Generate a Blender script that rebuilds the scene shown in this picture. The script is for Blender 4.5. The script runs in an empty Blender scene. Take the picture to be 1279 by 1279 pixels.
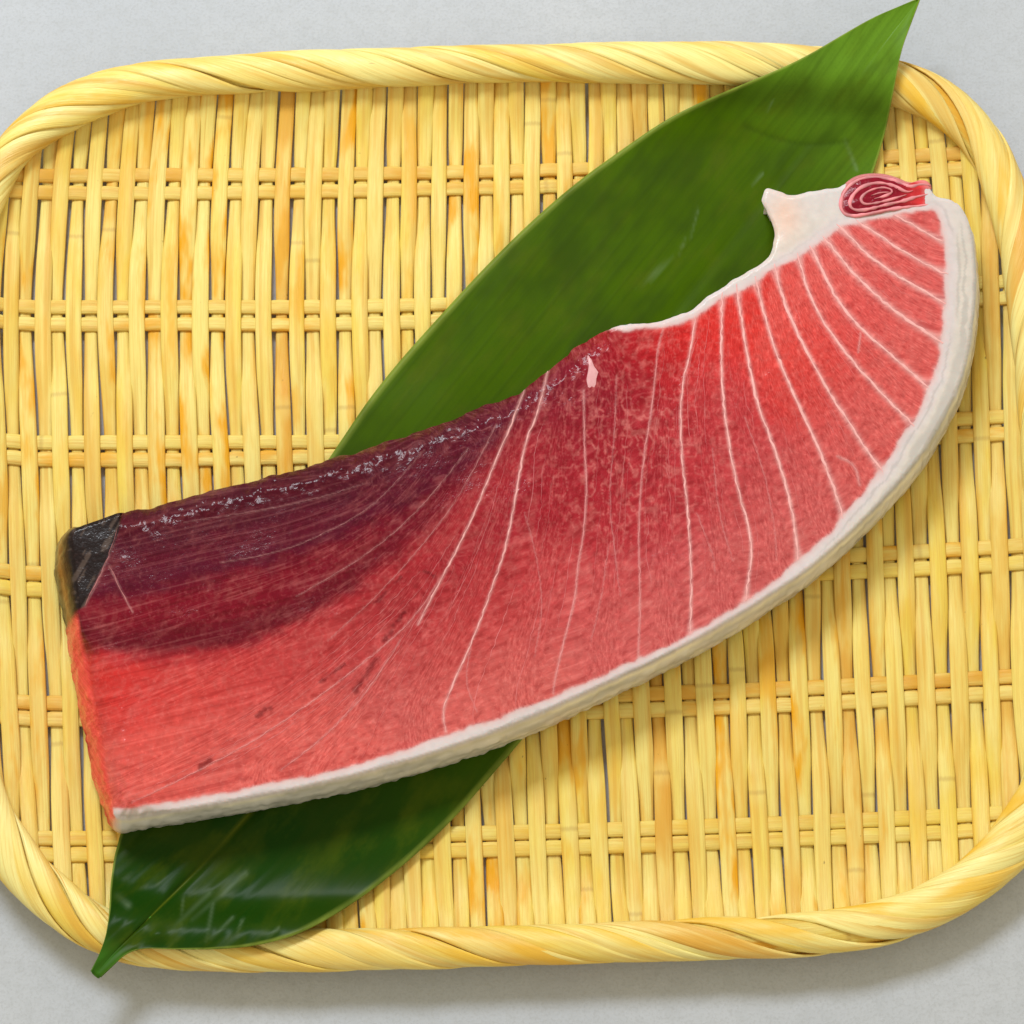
import bpy, math, random
import numpy as np
from mathutils import Vector
from mathutils.geometry import delaunay_2d_cdt

rng = np.random.default_rng(7)
random.seed(7)
scene = bpy.context.scene
col = scene.collection
MM = 0.001

# ------------------------------------------------------------------ camera
TILT = math.radians(14.0)      # the camera stands a little towards the near side of the table
DIST = 0.75                    # metres from the middle of the tray
FPX = 3205.0                   # focal length, in 1279-pixel picture widths
CX = CY = 639.5
Z_AIM = 4 * MM
cam_d = bpy.data.cameras.new('camera')
cam = bpy.data.objects.new('camera', cam_d)
col.objects.link(cam)
cam_d.sensor_width = 36.0
cam_d.lens = 36.0 * FPX / 1279.0
cam_d.clip_start = 0.01
cam_d.clip_end = 20
CAM = np.array([0.0, -DIST * math.sin(TILT), Z_AIM + DIST * math.cos(TILT)])
cam.location = CAM
cam.rotation_euler = (TILT, 0, 0)
cam['kind'] = 'helper'
scene.camera = cam

# ------------------------------------------------------------------ light
world = bpy.data.worlds.new('World')
scene.world = world
world.use_nodes = True
bg = world.node_tree.nodes['Background']
bg.inputs['Color'].default_value = (1.0, 0.895, 0.64, 1)
bg.inputs['Strength'].default_value = 0.72

def area(name, loc, target, sx, sy, power, color):
    d = bpy.data.lights.new(name, 'AREA')
    d.shape = 'RECTANGLE'; d.size = sx; d.size_y = sy; d.energy = power; d.color = color
    o = bpy.data.objects.new(name, d)
    col.objects.link(o)
    o.location = loc
    o.rotation_euler = (Vector(target) - Vector(loc)).to_track_quat('-Z', 'Y').to_euler()
    return o
area('window_light', (-0.27, 0.74, 1.00), (0, 0, 0), 0.50, 0.26, 13.2, (0.92, 0.98, 1.04))

scene.view_settings.view_transform = 'Standard'
scene.view_settings.look = 'None'
scene.view_settings.exposure = 0.0
scene.view_settings.gamma = 1.0

# ------------------------------------------------------------------ maths helpers
_c, _s = math.cos(TILT), math.sin(TILT)
def plan(px, py, z):
    """point of the horizontal plane at height z (measured off the picture plan)"""
    px = np.asarray(px, float); py = np.asarray(py, float); z = np.asarray(z, float)
    a = (px - CX) / FPX; b = -(py - CY) / FPX
    dx, dy, dz = a, b * _c + _s, b * _s - _c
    k = (z - CAM[2]) / dz
    return np.stack([CAM[0] + k * dx, CAM[1] + k * dy, z + 0 * k], -1)

def unplan(P):
    """inverse of plan: world -> picture plan coordinates"""
    d = np.asarray(P) - CAM
    yc = d[..., 1] * _c + d[..., 2] * _s
    zc = -d[..., 1] * _s + d[..., 2] * _c
    return np.stack([CX + FPX * d[..., 0] / -zc, CY - FPX * yc / -zc], -1)

def hash2(ix, iy, seed):
    h = (ix.astype(np.int64) * 374761393 + iy.astype(np.int64) * 668265263 + seed * 2147483647) & 0xffffffff
    h = ((h ^ (h >> 13)) * 1274126177) & 0xffffffff
    h = h ^ (h >> 16)
    return (h & 0xffffff) / float(0xffffff)

def vnoise(x, y, seed=0):
    x = np.asarray(x, float); y = np.asarray(y, float)
    ix = np.floor(x); iy = np.floor(y)
    fx = x - ix; fy = y - iy
    fx = fx * fx * fx * (fx * (fx * 6 - 15) + 10); fy = fy * fy * fy * (fy * (fy * 6 - 15) + 10)
    a = hash2(ix, iy, seed); b = hash2(ix + 1, iy, seed)
    c = hash2(ix, iy + 1, seed); d = hash2(ix + 1, iy + 1, seed)
    return (a * (1 - fx) + b * fx) * (1 - fy) + (c * (1 - fx) + d * fx) * fy

def fbm(x, y, seed=0, oct=3):
    t = 0; a = 0.5; n = 0
    for k in range(oct):
        t = t + a * vnoise(x * 2 ** k, y * 2 ** k, seed + k * 17); n += a; a *= 0.5
    return t / n

def sstep(a, b, x):
    t = np.clip((x - a) / (b - a), 0, 1)
    return t * t * (3 - 2 * t)

def chaikin(P, closed, n=2):
    P = np.asarray(P, float)
    for _ in range(n):
        if closed:
            Q = np.roll(P, -1, 0)
            P = np.stack([0.75 * P + 0.25 * Q, 0.25 * P + 0.75 * Q], 1).reshape(-1, P.shape[1])
        else:
            A, B = P[:-1], P[1:]
            M = np.stack([0.75 * A + 0.25 * B, 0.25 * A + 0.75 * B], 1).reshape(-1, P.shape[1])
            P = np.concatenate([P[:1], M, P[-1:]])
    return P

def resample(P, n=None, step=None, closed=False):
    P = np.asarray(P, float)
    if closed: P = np.concatenate([P, P[:1]])
    L = np.concatenate([[0], np.cumsum(np.linalg.norm(np.diff(P[:, :2], axis=0), axis=1))])
    if n is None: n = max(3, int(round(L[-1] / step)) + 1)
    q = np.linspace(0, L[-1], n, endpoint=not closed)
    return np.stack([np.interp(q, L, P[:, k]) for k in range(P.shape[1])], 1)

def seg_dist(pts, A, B):
    """distance of pts to the nearest of the segments A-B, and which one"""
    out = np.full(len(pts), 1e9); idx = np.zeros(len(pts), int); par = np.zeros(len(pts))
    AB = B - A; L2 = (AB ** 2).sum(1) + 1e-12
    for c0 in range(0, len(pts), 8000):
        p = pts[c0:c0 + 8000, None, :]
        t = np.clip(((p - A) * AB).sum(2) / L2, 0, 1)
        d = np.linalg.norm(p - (A + t[..., None] * AB), axis=2)
        i = d.argmin(1); r = np.arange(len(i))
        out[c0:c0 + 8000] = d[r, i]; idx[c0:c0 + 8000] = i; par[c0:c0 + 8000] = t[r, i]
    return out, idx, par

def inside(pts, poly):
    x, y = pts[:, 0], pts[:, 1]
    r = np.zeros(len(pts), bool)
    a = poly; b = np.roll(poly, -1, 0)
    for (x0, y0), (x1, y1) in zip(a, b):
        if y0 == y1: continue
        c = ((y0 > y) != (y1 > y)) & (x < (x1 - x0) * (y - y0) / (y1 - y0) + x0)
        r ^= c
    return r

def sdist(pts, poly):
    d, i, t = seg_dist(pts, poly, np.roll(poly, -1, 0))
    return np.where(inside(pts, poly), d, -d)

def lin(rgb):
    c = np.asarray(rgb, float) / 255.0
    return np.where(c <= 0.04045, c / 12.92, ((c + 0.055) / 1.055) ** 2.4)

# ------------------------------------------------------------------ object helpers
def empty(name, loc, label=None, cat=None):
    o = bpy.data.objects.new(name, None)
    col.objects.link(o); o.location = loc; o.empty_display_size = 0.01
    if label: o['label'] = label
    if cat: o['category'] = cat
    return o

def mesh_obj(name, V, F, mat, parent=None, uv=None, colr=None, smooth=True, normals=None):
    me = bpy.data.meshes.new(name)
    V = np.asarray(V, float)
    if parent is not None: V = V - np.array(parent.location)
    me.from_pydata(V.tolist(), [], [list(map(int, f)) for f in F])
    if smooth: me.polygons.foreach_set('use_smooth', [True] * len(me.polygons))
    if uv is not None:
        li = np.zeros(len(me.loops), int); me.loops.foreach_get('vertex_index', li)
        l = me.uv_layers.new(name='UVMap')
        l.data.foreach_set('uv', np.asarray(uv, float)[li].ravel())
    if colr is not None:
        a = me.color_attributes.new('Col', 'FLOAT_COLOR', 'POINT')
        c = np.ones((len(V), 4)); c[:, :3] = colr
        a.data.foreach_set('color', c.ravel())
    if normals is not None: me.normals_split_custom_set_from_vertices(normals.tolist())
    me.materials.append(mat)
    me.update()
    o = bpy.data.objects.new(name, me)
    col.objects.link(o)
    if parent is not None: o.parent = parent
    return o

def sweep(P, S, N, W, T, prof, closed=False):
    """sweep a profile (across, up) along P with side vectors S and normals N; W width, T thickness"""
    n, k = len(P), len(prof)
    prof = np.asarray(prof, float)
    V = (P[:, None, :] + S[:, None, :] * (prof[None, :, 0] * W[:, None])[..., None]
         + N[:, None, :] * (prof[None, :, 1] * T)[..., None]).reshape(-1, 3)
    F = []
    for i in range(n - 1):
        for j in range(k):
            a = i * k + j; b = i * k + (j + 1) % k
            F.append((a, b, b + k, a + k))
    F.append(tuple(range(k - 1, -1, -1))); F.append(tuple((n - 1) * k + j for j in range(k)))
    L = np.concatenate([[0], np.cumsum(np.linalg.norm(np.diff(P, axis=0), axis=1))]) * 1000
    uv = np.stack([np.tile(prof[:, 0], n) * np.repeat(W, k) * 1000, np.repeat(L, k)], 1)
    return V, F, uv

# ------------------------------------------------------------------ materials
class NT:
    def __init__(self, name):
        self.m = bpy.data.materials.new(name); self.m.use_nodes = True
        self.t = self.m.node_tree; self.t.nodes.clear()
        self.out = self.n('ShaderNodeOutputMaterial')
    def n(self, kind, **kw):
        nd = self.t.nodes.new(kind)
        for k, v in kw.items():
            if k.startswith('i_'): nd.inputs[k[2:].replace('_', ' ')].default_value = v
            else: setattr(nd, k, v)
        return nd
    def l(self, a, b): self.t.links.new(a, b)
    def mix(self, fac, a, b, mode='MIX'):
        nd = self.t.nodes.new('ShaderNodeMix'); nd.data_type = 'RGBA'; nd.blend_type = mode
        for sock, v in ((nd.inputs['Factor'], fac), (nd.inputs[6], a), (nd.inputs[7], b)):
            if hasattr(v, 'is_output'): self.l(v, sock)
            elif isinstance(v, (int, float)): sock.default_value = v
            else: sock.default_value = (*v, 1)
        return nd.outputs[2]
    def math(self, op, a, b=None, clamp=False):
        nd = self.t.nodes.new('ShaderNodeMath'); nd.operation = op; nd.use_clamp = clamp
        for i, v in enumerate((a, b)):
            if v is None: continue
            if hasattr(v, 'is_output'): self.l(v, nd.inputs[i])
            else: nd.inputs[i].default_value = v
        return nd.outputs[0]
    def ramp(self, fac, a, b):
        nd = self.t.nodes.new('ShaderNodeMapRange'); nd.clamp = True; nd.interpolation_type = 'SMOOTHSTEP'
        self.l(fac, nd.inputs[0]); nd.inputs[1].default_value = a; nd.inputs[2].default_value = b
        return nd.outputs[0]
    def scaled(self, vec, s, off=None):
        nd = self.t.nodes.new('ShaderNodeVectorMath'); nd.operation = 'MULTIPLY'
        self.l(vec, nd.inputs[0]); nd.inputs[1].default_value = s
        if off is None: return nd.outputs[0]
        ad = self.t.nodes.new('ShaderNodeVectorMath'); ad.operation = 'ADD'
        self.l(nd.outputs[0], ad.inputs[0]); self.l(off, ad.inputs[1])
        return ad.outputs[0]
    def noise(self, vec, scale=1.0, detail=2.0, rough=0.5):
        nd = self.t.nodes.new('ShaderNodeTexNoise')
        self.l(vec, nd.inputs['Vector']); nd.inputs['Scale'].default_value = scale
        nd.inputs['Detail'].default_value = detail; nd.inputs['Roughness'].default_value = rough
        return nd.outputs[0]
    def bump(self, h, strength, dist, normal=None):
        nd = self.t.nodes.new('ShaderNodeBump'); nd.inputs['Strength'].default_value = strength
        nd.inputs['Distance'].default_value = dist; self.l(h, nd.inputs['Height'])
        if normal is not None: self.l(normal, nd.inputs['Normal'])
        return nd.outputs[0]

stain = tuple(lin((232, 170, 58)))
def bamboo(name, dark, mid, pale, amber, amber_amt, rough=0.42, trans=0.22, nodes=0.0045):
    N = NT(name)
    uv = N.n('ShaderNodeUVMap').outputs[0]
    oi = N.n('ShaderNodeObjectInfo')
    rnd = oi.outputs['Random']
    cmb = N.n('ShaderNodeCombineXYZ'); N.l(N.math('MULTIPLY', rnd, 91.0), cmb.inputs[0])
    N.l(N.math('MULTIPLY', rnd, 377.0), cmb.inputs[1]); N.l(N.math('MULTIPLY', rnd, 55.0), cmb.inputs[2])
    off = cmb.outputs[0]
    fibre = N.noise(N.scaled(uv, (3.2, 0.05, 1), off), 1.0, 3, 0.6)
    fine = N.noise(N.scaled(uv, (9.0, 0.10, 1), off), 1.0, 2, 0.5)
    patch = N.noise(N.scaled(uv, (0.16, 0.035, 1), off), 1.0, 3, 0.55)
    blot = N.noise(N.scaled(uv, (0.14, 0.030, 1), off), 1.3, 3, 0.55)
    side = N.noise(N.scaled(uv, (0.42, 0.010, 1), off), 1.0, 2, 0.5)
    c = N.mix(rnd, mid, pale)
    c = N.mix(N.ramp(patch, 0.35, 0.68), c, pale)
    c = N.mix(N.math('MULTIPLY', N.ramp(fibre, 0.42, 0.75), 0.45), c, dark)
    c = N.mix(N.math('MULTIPLY', N.ramp(side, 0.46, 0.72), 0.75), c, dark)
    hot = N.math('FRACT', N.math('MULTIPLY', rnd, 7.31))
    am = N.math('MULTIPLY', N.ramp(blot, 0.45, 0.66), N.math('ADD', N.math('MULTIPLY', N.ramp(hot, 0.40, 1.0), amber_amt), 0.26))
    c = N.mix(am, c, amber)
    c = N.mix(N.math('MULTIPLY', N.ramp(fine, 0.56, 0.74), 0.40), c, dark)
    stn = N.math('FRACT', N.math('MULTIPLY', rnd, 23.7))
    c = N.mix(N.math('MULTIPLY', N.ramp(stn, 0.78, 1.0), N.math('ADD', N.math('MULTIPLY', N.ramp(patch, 0.6, 0.35), 0.55), 0.25)), c, stain)
    sp = N.noise(N.scaled(uv, (0.55, 0.42, 1), off), 1.0, 1, 0.4)
    c = N.mix(N.math('MULTIPLY', N.ramp(sp, 0.80, 0.86), 0.6), c, (0.16, 0.07, 0.02))
    sx = N.n('ShaderNodeSeparateXYZ'); N.l(uv, sx.inputs[0])
    nv = N.math('ADD', N.math('MULTIPLY', N.math('ADD', sx.outputs[1], N.math('MULTIPLY', fibre, 1.2)), nodes), N.math('MULTIPLY', rnd, 13.3))
    fr = N.math('FRACT', nv)
    dst = N.math('ABSOLUTE', N.math('SUBTRACT', fr, 0.5))
    c = N.mix(N.math('MULTIPLY', N.ramp(dst, nodes * 5.0, nodes * 0.8), 0.30), c, pale)
    c = N.mix(N.math('MULTIPLY', N.ramp(dst, nodes * 1.1, nodes * 0.1), 0.30 if rough > 0.4 else 0.0), c, (0.42, 0.22, 0.05))
    p = N.n('ShaderNodeBsdfPrincipled')
    N.l(c, p.inputs['Base Color'])
    p.inputs['Roughness'].default_value = rough
    p.inputs['Specular IOR Level'].default_value = 0.38
    nb = N.bump(N.math('ADD', fibre, N.math('MULTIPLY', fine, 0.8)), 0.55, 0.25 * MM)
    N.l(nb, p.inputs['Normal'])
    tr = N.n('ShaderNodeBsdfTranslucent'); N.l(N.mix(0.5, c, amber), tr.inputs[0])
    mx = N.n('ShaderNodeMixShader'); mx.inputs[0].default_value = trans
    N.l(p.outputs[0], mx.inputs[1]); N.l(tr.outputs[0], mx.inputs[2]); N.l(mx.outputs[0], N.out.inputs[0])
    return N.m

M_SLAT = bamboo('split_bamboo', lin((232, 184, 80)), lin((250, 224, 98)), lin((253, 238, 144)), lin((246, 180, 24)), 0.85)
M_WEFT = bamboo('cross_bamboo', lin((230, 180, 78)), lin((248, 220, 98)), lin((251, 234, 138)), lin((242, 176, 30)), 0.6)
M_RIM = bamboo('rim_bamboo', lin((222, 170, 64)), lin((248, 220, 98)), lin((253, 242, 160)), lin((246, 194, 48)), 0.6, 0.36, 0.16)

def table_mat():
    N = NT('pale_grey_board')
    co = N.n('ShaderNodeTexCoord').outputs['Object']
    a = N.noise(co, 9, 4, 0.6); b = N.noise(co, 240, 3, 0.6); d = N.noise(co, 1100, 2, 0.6)
    c = N.mix(N.ramp(a, 0.3, 0.7), lin((177, 182, 192)), lin((186, 190, 199)))
    c = N.mix(N.math('MULTIPLY', N.ramp(b, 0.42, 0.66), 0.34), c, lin((170, 174, 181)))
    c = N.mix(N.math('MULTIPLY', N.ramp(d, 0.47, 0.66), 0.26), c, lin((156, 158, 162)))
    p = N.n('ShaderNodeBsdfPrincipled'); N.l(c, p.inputs['Base Color'])
    p.inputs['Roughness'].default_value = 0.7; p.inputs['Specular IOR Level'].default_value = 0.25
    N.l(N.bump(N.math('ADD', b, d), 0.25, 0.4 * MM), p.inputs['Normal'])
    N.l(p.outputs[0], N.out.inputs[0])
    return N.m

def flesh_mat(name='raw_flesh', rough=0.30, grain=1.0, coat=0.22, sss=0.0, bmp=0.24):
    N = NT(name)
    at = N.n('ShaderNodeAttribute', attribute_name='Col').outputs['Color']
    co = N.n('ShaderNodeTexCoord').outputs['Object']
    g1 = N.noise(co, 900, 2, 0.6); g2 = N.noise(co, 420, 3, 0.6); g3 = N.noise(co, 2100, 1, 0.5)
    uv = N.n('ShaderNodeUVMap').outputs[0]
    fl = N.noise(N.scaled(uv, (1.05, 0.46, 1)), 1.0, 3, 0.6) if grain > 0.5 else g1
    c = N.mix(N.math('MULTIPLY', N.ramp(fl, 0.50, 0.70), 0.50 * grain), at, N.mix(0.15, N.scaled(at, (1.35, 1.5, 1.5)), (0.86, 0.40, 0.37)))
    c = N.mix(N.math('MULTIPLY', N.ramp(fl, 0.50, 0.34), 0.55 * grain), c, (0.66, 0.36, 0.40), 'MULTIPLY')
    c = N.mix(N.math('MULTIPLY', N.ramp(g1, 0.56, 0.72), 0.32 * grain), c, N.mix(0.10, N.scaled(at, (1.4, 1.5, 1.5)), (0.90, 0.45, 0.42)))
    c = N.mix(N.math('MULTIPLY', N.ramp(g2, 0.52, 0.72), 0.22 * grain), c, (0.62, 0.32, 0.36), 'MULTIPLY')
    p = N.n('ShaderNodeBsdfPrincipled'); N.l(c, p.inputs['Base Color'])
    p.inputs['Roughness'].default_value = rough; p.inputs['Specular IOR Level'].default_value = 0.10
    p.inputs['Coat Weight'].default_value = coat; p.inputs['Coat Roughness'].default_value = 0.09; p.inputs['Coat IOR'].default_value = 1.36
    if sss:
        p.inputs['Subsurface Weight'].default_value = sss
        p.inputs['Subsurface Radius'].default_value = (2.0, 0.7, 0.5)
        p.inputs['Subsurface Scale'].default_value = 0.8 * MM
    h = N.math('ADD', N.math('MULTIPLY', g2, 1.0), N.math('ADD', N.math('MULTIPLY', g1, 0.6), N.math('MULTIPLY', g3, 0.25)))
    nb = N.bump(h, bmp, 0.5 * MM)
    N.l(nb, p.inputs['Normal']); N.l(nb, p.inputs['Coat Normal'])
    N.l(p.outputs[0], N.out.inputs[0])
    return N.m

def leaf_mat():
    N = NT('glossy_leaf')
    at = N.n('ShaderNodeAttribute', attribute_name='Col').outputs['Color']
    uv = N.n('ShaderNodeUVMap').outputs[0]
    vein = N.noise(N.scaled(uv, (0.55, 0.012, 1)), 1.0, 3, 0.5)
    mott = N.noise(N.scaled(uv, (0.10, 0.05, 1)), 1.0, 4, 0.6)
    fine = N.noise(N.scaled(uv, (1.0, 0.7, 1)), 1.6, 3, 0.6)
    c = N.mix(N.math('MULTIPLY', N.ramp(vein, 0.4, 0.7), 0.26), at, (0.022, 0.046, 0.002))
    c = N.mix(N.math('MULTIPLY', N.ramp(mott, 0.45, 0.72), 0.50), c, (0.078, 0.108, 0.004))
    m2 = N.noise(N.scaled(uv, (0.05, 0.03, 1)), 1.0, 3, 0.6)
    c = N.mix(N.math('MULTIPLY', N.ramp(m2, 0.42, 0.68), 0.65), c, (0.026, 0.052, 0.003))
    c = N.mix(N.math('MULTIPLY', N.ramp(fine, 0.5, 0.75), 0.16), c, (0.02, 0.07, 0.008))
    p = N.n('ShaderNodeBsdfPrincipled'); N.l(c, p.inputs['Base Color'])
    p.inputs['Roughness'].default_value = 0.30; p.inputs['Specular IOR Level'].default_value = 0.05
    N.l(N.bump(N.math('ADD', vein, N.math('MULTIPLY', fine, 0.3)), 0.10, 0.4 * MM), p.inputs['Normal'])
    tr = N.n('ShaderNodeBsdfTranslucent'); N.l(N.mix(0.5, c, (0.16, 0.30, 0.02)), tr.inputs[0])
    mx = N.n('ShaderNodeMixShader'); mx.inputs[0].default_value = 0.06
    N.l(p.outputs[0], mx.inputs[1]); N.l(tr.outputs[0], mx.inputs[2]); N.l(mx.outputs[0], N.out.inputs[0])
    return N.m

M_TABLE = table_mat()
M_FLESH = flesh_mat(rough=0.20, coat=0.18, sss=0.12, bmp=0.26)
M_FAT = flesh_mat('white_fat', 0.34, 0.0, 0.25, 0.25, 0.10)
M_SKIN = flesh_mat('silver_skin', 0.26, 0.0, 0.3, 0, 0.16)
M_LINE = flesh_mat('fat_seam', 0.40, 0.2, 0.15)
M_DARKSKIN = flesh_mat('dark_membrane', 0.30, 0.12, 0.3)
M_LEAF = leaf_mat()

# ------------------------------------------------------------------ table top
n = 2
tb = mesh_obj('table_top', [(-1.2, -1.0, 0), (1.2, -1.0, 0), (1.2, 1.2, 0), (-1.2, 1.2, 0)], [(0, 1, 2, 3)], M_TABLE)
tb['kind'] = 'structure'
tb['label'] = 'pale grey speckled table top under the tray'

# ------------------------------------------------------------------ the tray
Z0 = 2.8 * MM          # middle of the weave on the floor of the tray
ZR = 10.3 * MM         # middle of the rim
tray = empty('bamboo_tray', (0, 0, 0), 'shallow rectangular yellow bamboo tray with a twisted rim on the grey table', 'tray')

PAIRS = [((-92, 640), (-28, 640)), ((-82, 450), (-20, 450)), ((-66, 340), (-11, 345)), ((-45, 265), (-3, 280)), ((-18, 195), (14, 228)),
 ((20, 148), (48, 187)), ((75, 105), (100, 161)), ((140, 84), (158, 132)), ((220, 73), (230, 119)), ((320, 66), (325, 116)),
 ((430, 61), (432, 113)), ((560, 57), (560, 104)), ((700, 54), (700, 103)), ((860, 51), (860, 106)), ((960, 53), (955, 108)),
 ((1050, 60), (1038, 115)), ((1120, 72), (1104, 128)), ((1185, 98), (1160, 150)), ((1238, 145), (1203, 184)), ((1275, 210), (1228, 238)),
 ((1305, 300), (1248, 310)), ((1322, 420), (1262, 425)), ((1340, 560), (1274, 560)), ((1352, 720), (1287, 720)), ((1355, 860), (1290, 860)),
 ((1338, 985), (1280, 962)), ((1300, 1065), (1258, 1010)), ((1240, 1122), (1210, 1068)), ((1160, 1168), (1143, 1112)), ((1060, 1193), (1050, 1135)),
 ((950, 1200), (945, 1142)), ((830, 1202), (830, 1148)), ((700, 1206), (700, 1153)), ((560, 1211), (560, 1157)), ((430, 1215), (432, 1158)),
 ((300, 1217), (305, 1160)), ((220, 1213), (232, 1158)), ((150, 1205), (175, 1150)), ((90, 1180), (125, 1130)), ((40, 1142), (80, 1092)),
 ((0, 1103), (42, 1052)), ((-45, 1040), (8, 995)), ((-72, 950), (-14, 920)), ((-88, 800), (-24, 800))]
PA = np.array([[*a, *b] for a, b in PAIRS], float)
PA = chaikin(PA, True, 3)
Ow = plan(PA[:, 0], PA[:, 1], ZR); Iw = plan(PA[:, 2], PA[:, 3], ZR)
RC = (Ow + Iw) / 2
RW = np.linalg.norm(Ow - Iw, axis=1) / 2
rr = resample(np.concatenate([RC, RW[:, None]], 1), n=720, closed=True)
RC, RW = rr[:, :3], rr[:, 3]
Rpoly = RC[:, :2]
# signed distance to the rim's centre line on a grid
GX = np.arange(-0.19, 0.191, 0.001); GY = np.arange(-0.17, 0.171, 0.001)
gx, gy = np.meshgrid(GX, GY)
coarse = Rpoly[::4]
SD = sdist(np.stack([gx.ravel(), gy.ravel()], 1), coarse).reshape(gx.shape)
def bil(G, x, y):
    u = np.clip((x - GX[0]) / 0.001, 0, len(GX) - 1.001); v = np.clip((y - GY[0]) / 0.001, 0, len(GY) - 1.001)
    i = u.astype(int); j = v.astype(int); fu = u - i; fv = v - j
    return (G[j, i] * (1 - fu) + G[j, i + 1] * fu) * (1 - fv) + (G[j + 1, i] * (1 - fu) + G[j + 1, i + 1] * fu) * fv
WALL = 23 * MM
SURF = Z0 + (ZR - Z0) * np.clip(1 - np.clip(SD, 0, None) / WALL, 0, 1) ** 1.9
def surf(x, y): return bil(SURF, x, y)
def surf_n(x, y):
    e = 0.0015
    gxn = (surf(x + e, y) - surf(x - e, y)) / (2 * e); gyn = (surf(x, y + e) - surf(x, y - e)) / (2 * e)
    nn = np.stack([-gxn, -gyn, np.ones_like(gxn)], -1)
    return nn / np.linalg.norm(nn, axis=-1, keepdims=True)
def on_tray(px, py):
    z = np.full(len(px), Z0)
    for _ in range(6):
        P = plan(px, py, z); z = 0.5 * z + 0.5 * surf(P[:, 0], P[:, 1])
    return plan(px, py, z)

ROWS = [231, 396, 564, 726, 888, 1058]
def row_y(j, x):
    xx = np.clip(x, 0, 1400) / 1220.0
    y = ROWS[j] - 31 * xx ** 2.3
    return y - 7 * np.clip((60 - x) / 80, 0, 1.5) ** 2
PITCH = 19.8
def slat_x(i, y):
    x0 = 191 + PITCH * i
    nn = (x0 - 640) / 640
    sh = 25 * np.clip((y - 380) / 675, 0, 1.3) ** 1.3
    bow = -22 * nn * np.clip((430 - y) / 330, 0, 1.2) ** 2
    return x0 + sh + bow
PROF = [(-.5, -.5), (-.5, .0), (-.44, .32), (-.25, .5), (.25, .5), (.44, .32), (.5, .0), (.5, -.5)]

def build_strip(px, py, lift, width_px, name, mat, thick):
    P = on_tray(px, py)
    d = bil(SD, P[:, 0], P[:, 1])
    ok = d > 1.0 * MM
    if ok.sum() < 6: return None
    a = np.argmax(ok); b = len(ok) - np.argmax(ok[::-1])
    P, lift, width_px = P[a:b], lift[a:b], width_px[a:b]
    Nn = surf_n(P[:, 0], P[:, 1])
    P = P + Nn * lift[:, None]
    T = np.gradient(P, axis=0); T /= np.linalg.norm(T, axis=1, keepdims=True)
    S = np.cross(T, Nn); S /= np.linalg.norm(S, axis=1, keepdims=True)
    N2 = np.cross(S, T)
    tw = 0.10 * (vnoise(np.arange(len(P)) * 0.13, np.full(len(P), rng.uniform(0, 99)), 3) - 0.5) * 2
    S, N2 = S * np.cos(tw)[:, None] + N2 * np.sin(tw)[:, None], N2 * np.cos(tw)[:, None] - S * np.sin(tw)[:, None]
    V, F, uv = sweep(P, S, N2, width_px * 0.234 * MM, thick, PROF)
    return mesh_obj(name, V, F, mat, tray, uv)

for i in range(-16, 60):
    y = np.arange(20, 1240, 11.0)
    x = slat_x(i, y)
    jit = rng.normal(0, 0.7); wob = (vnoise(y / 120, np.full(len(y), i * 3.7), 5) - 0.5) * 3.0
    rows = np.array([row_y(j, x) for j in range(6)])
    # weave phase: 0 at row 0, 1 at row 1 ...
    ph = np.zeros(len(y))
    for k in range(len(y)):
        ph[k] = np.interp(y[k], rows[:, k], np.arange(6)) if rows[0, k] <= y[k] <= rows[5, k] else (
            (y[k] - rows[0, k]) / 165.0 if y[k] < rows[0, k] else 5 + (y[k] - rows[5, k]) / 165.0)
    cc = np.cos(np.pi * ph) * (1 if i % 2 == 0 else -1)
    lift = 0.80 * MM * np.tanh(1.8 * cc) / np.tanh(1.8)
    w = 19.9 + 2.6 * cc - 1.7 * cc ** 2
    wall_ = np.maximum(sstep(0, -0.35, ph), sstep(5.0, 5.3, ph)); w = w * (1 - wall_) + 20.0 * wall_
    w = w * (1 + rng.normal(0, 0.035)) + (vnoise(y / 60, np.full(len(y), i * 1.3), 9) - 0.5) * 1.2
    build_strip(x + jit + wob, y, lift, w, 'upright_slat', M_SLAT, 1.05 * MM)

for j in range(6):
    for k, off in enumerate((-10.4, 10.4)):
        x = np.arange(-80, 1350, 6.6)
        y = row_y(j, x) + off + rng.normal(0, 0.5) + (vnoise(x / 200, np.full(len(x), j * 5.1 + k), 21) - 0.5) * 2.5
        ii = (x - 191 - (slat_x(20, y) - (191 + PITCH * 20))) / PITCH
        sgn = np.cos(np.pi * ii) * (1 if j % 2 == 0 else -1)
        lift = -0.42 * MM * sgn
        w = 18.2 + (vnoise(x / 90, np.full(len(x), j * 2.1 + k * 7), 23) - 0.5) * 1.6
        build_strip(x, y, lift, w, 'cross_slat', M_WEFT, 1.0 * MM)

# rim: a core and many long strips wound round it
nR = len(RC)
tan = np.roll(RC, -1, 0) - np.roll(RC, 1, 0); tan[:, 2] = 0
tan /= np.linalg.norm(tan, axis=1, keepdims=True)
outw = np.stack([-tan[:, 1], tan[:, 0], 0 * tan[:, 0]], 1)      # clockwise run: outward is to the left
rimL = np.concatenate([[0], np.cumsum(np.linalg.norm(np.diff(np.concatenate([RC, RC[:1]]), axis=0), axis=1))])
PER = rimL[-1]
def rim_at(s):
    q = (s % PER)
    f = np.interp(q, rimL, np.arange(nR + 1)); i = np.floor(f).astype(int) % nR; j = (i + 1) % nR; t = (f - np.floor(f))[..., None]
    C = RC[i] * (1 - t) + RC[j] * t
    o = outw[i] * (1 - t) + outw[j] * t
    o = o / np.linalg.norm(o, axis=-1, keepdims=True)
    return C, o, RW[i] * (1 - t[..., 0]) + RW[j] * t[..., 0]
HZ = 4.9 * MM
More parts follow.
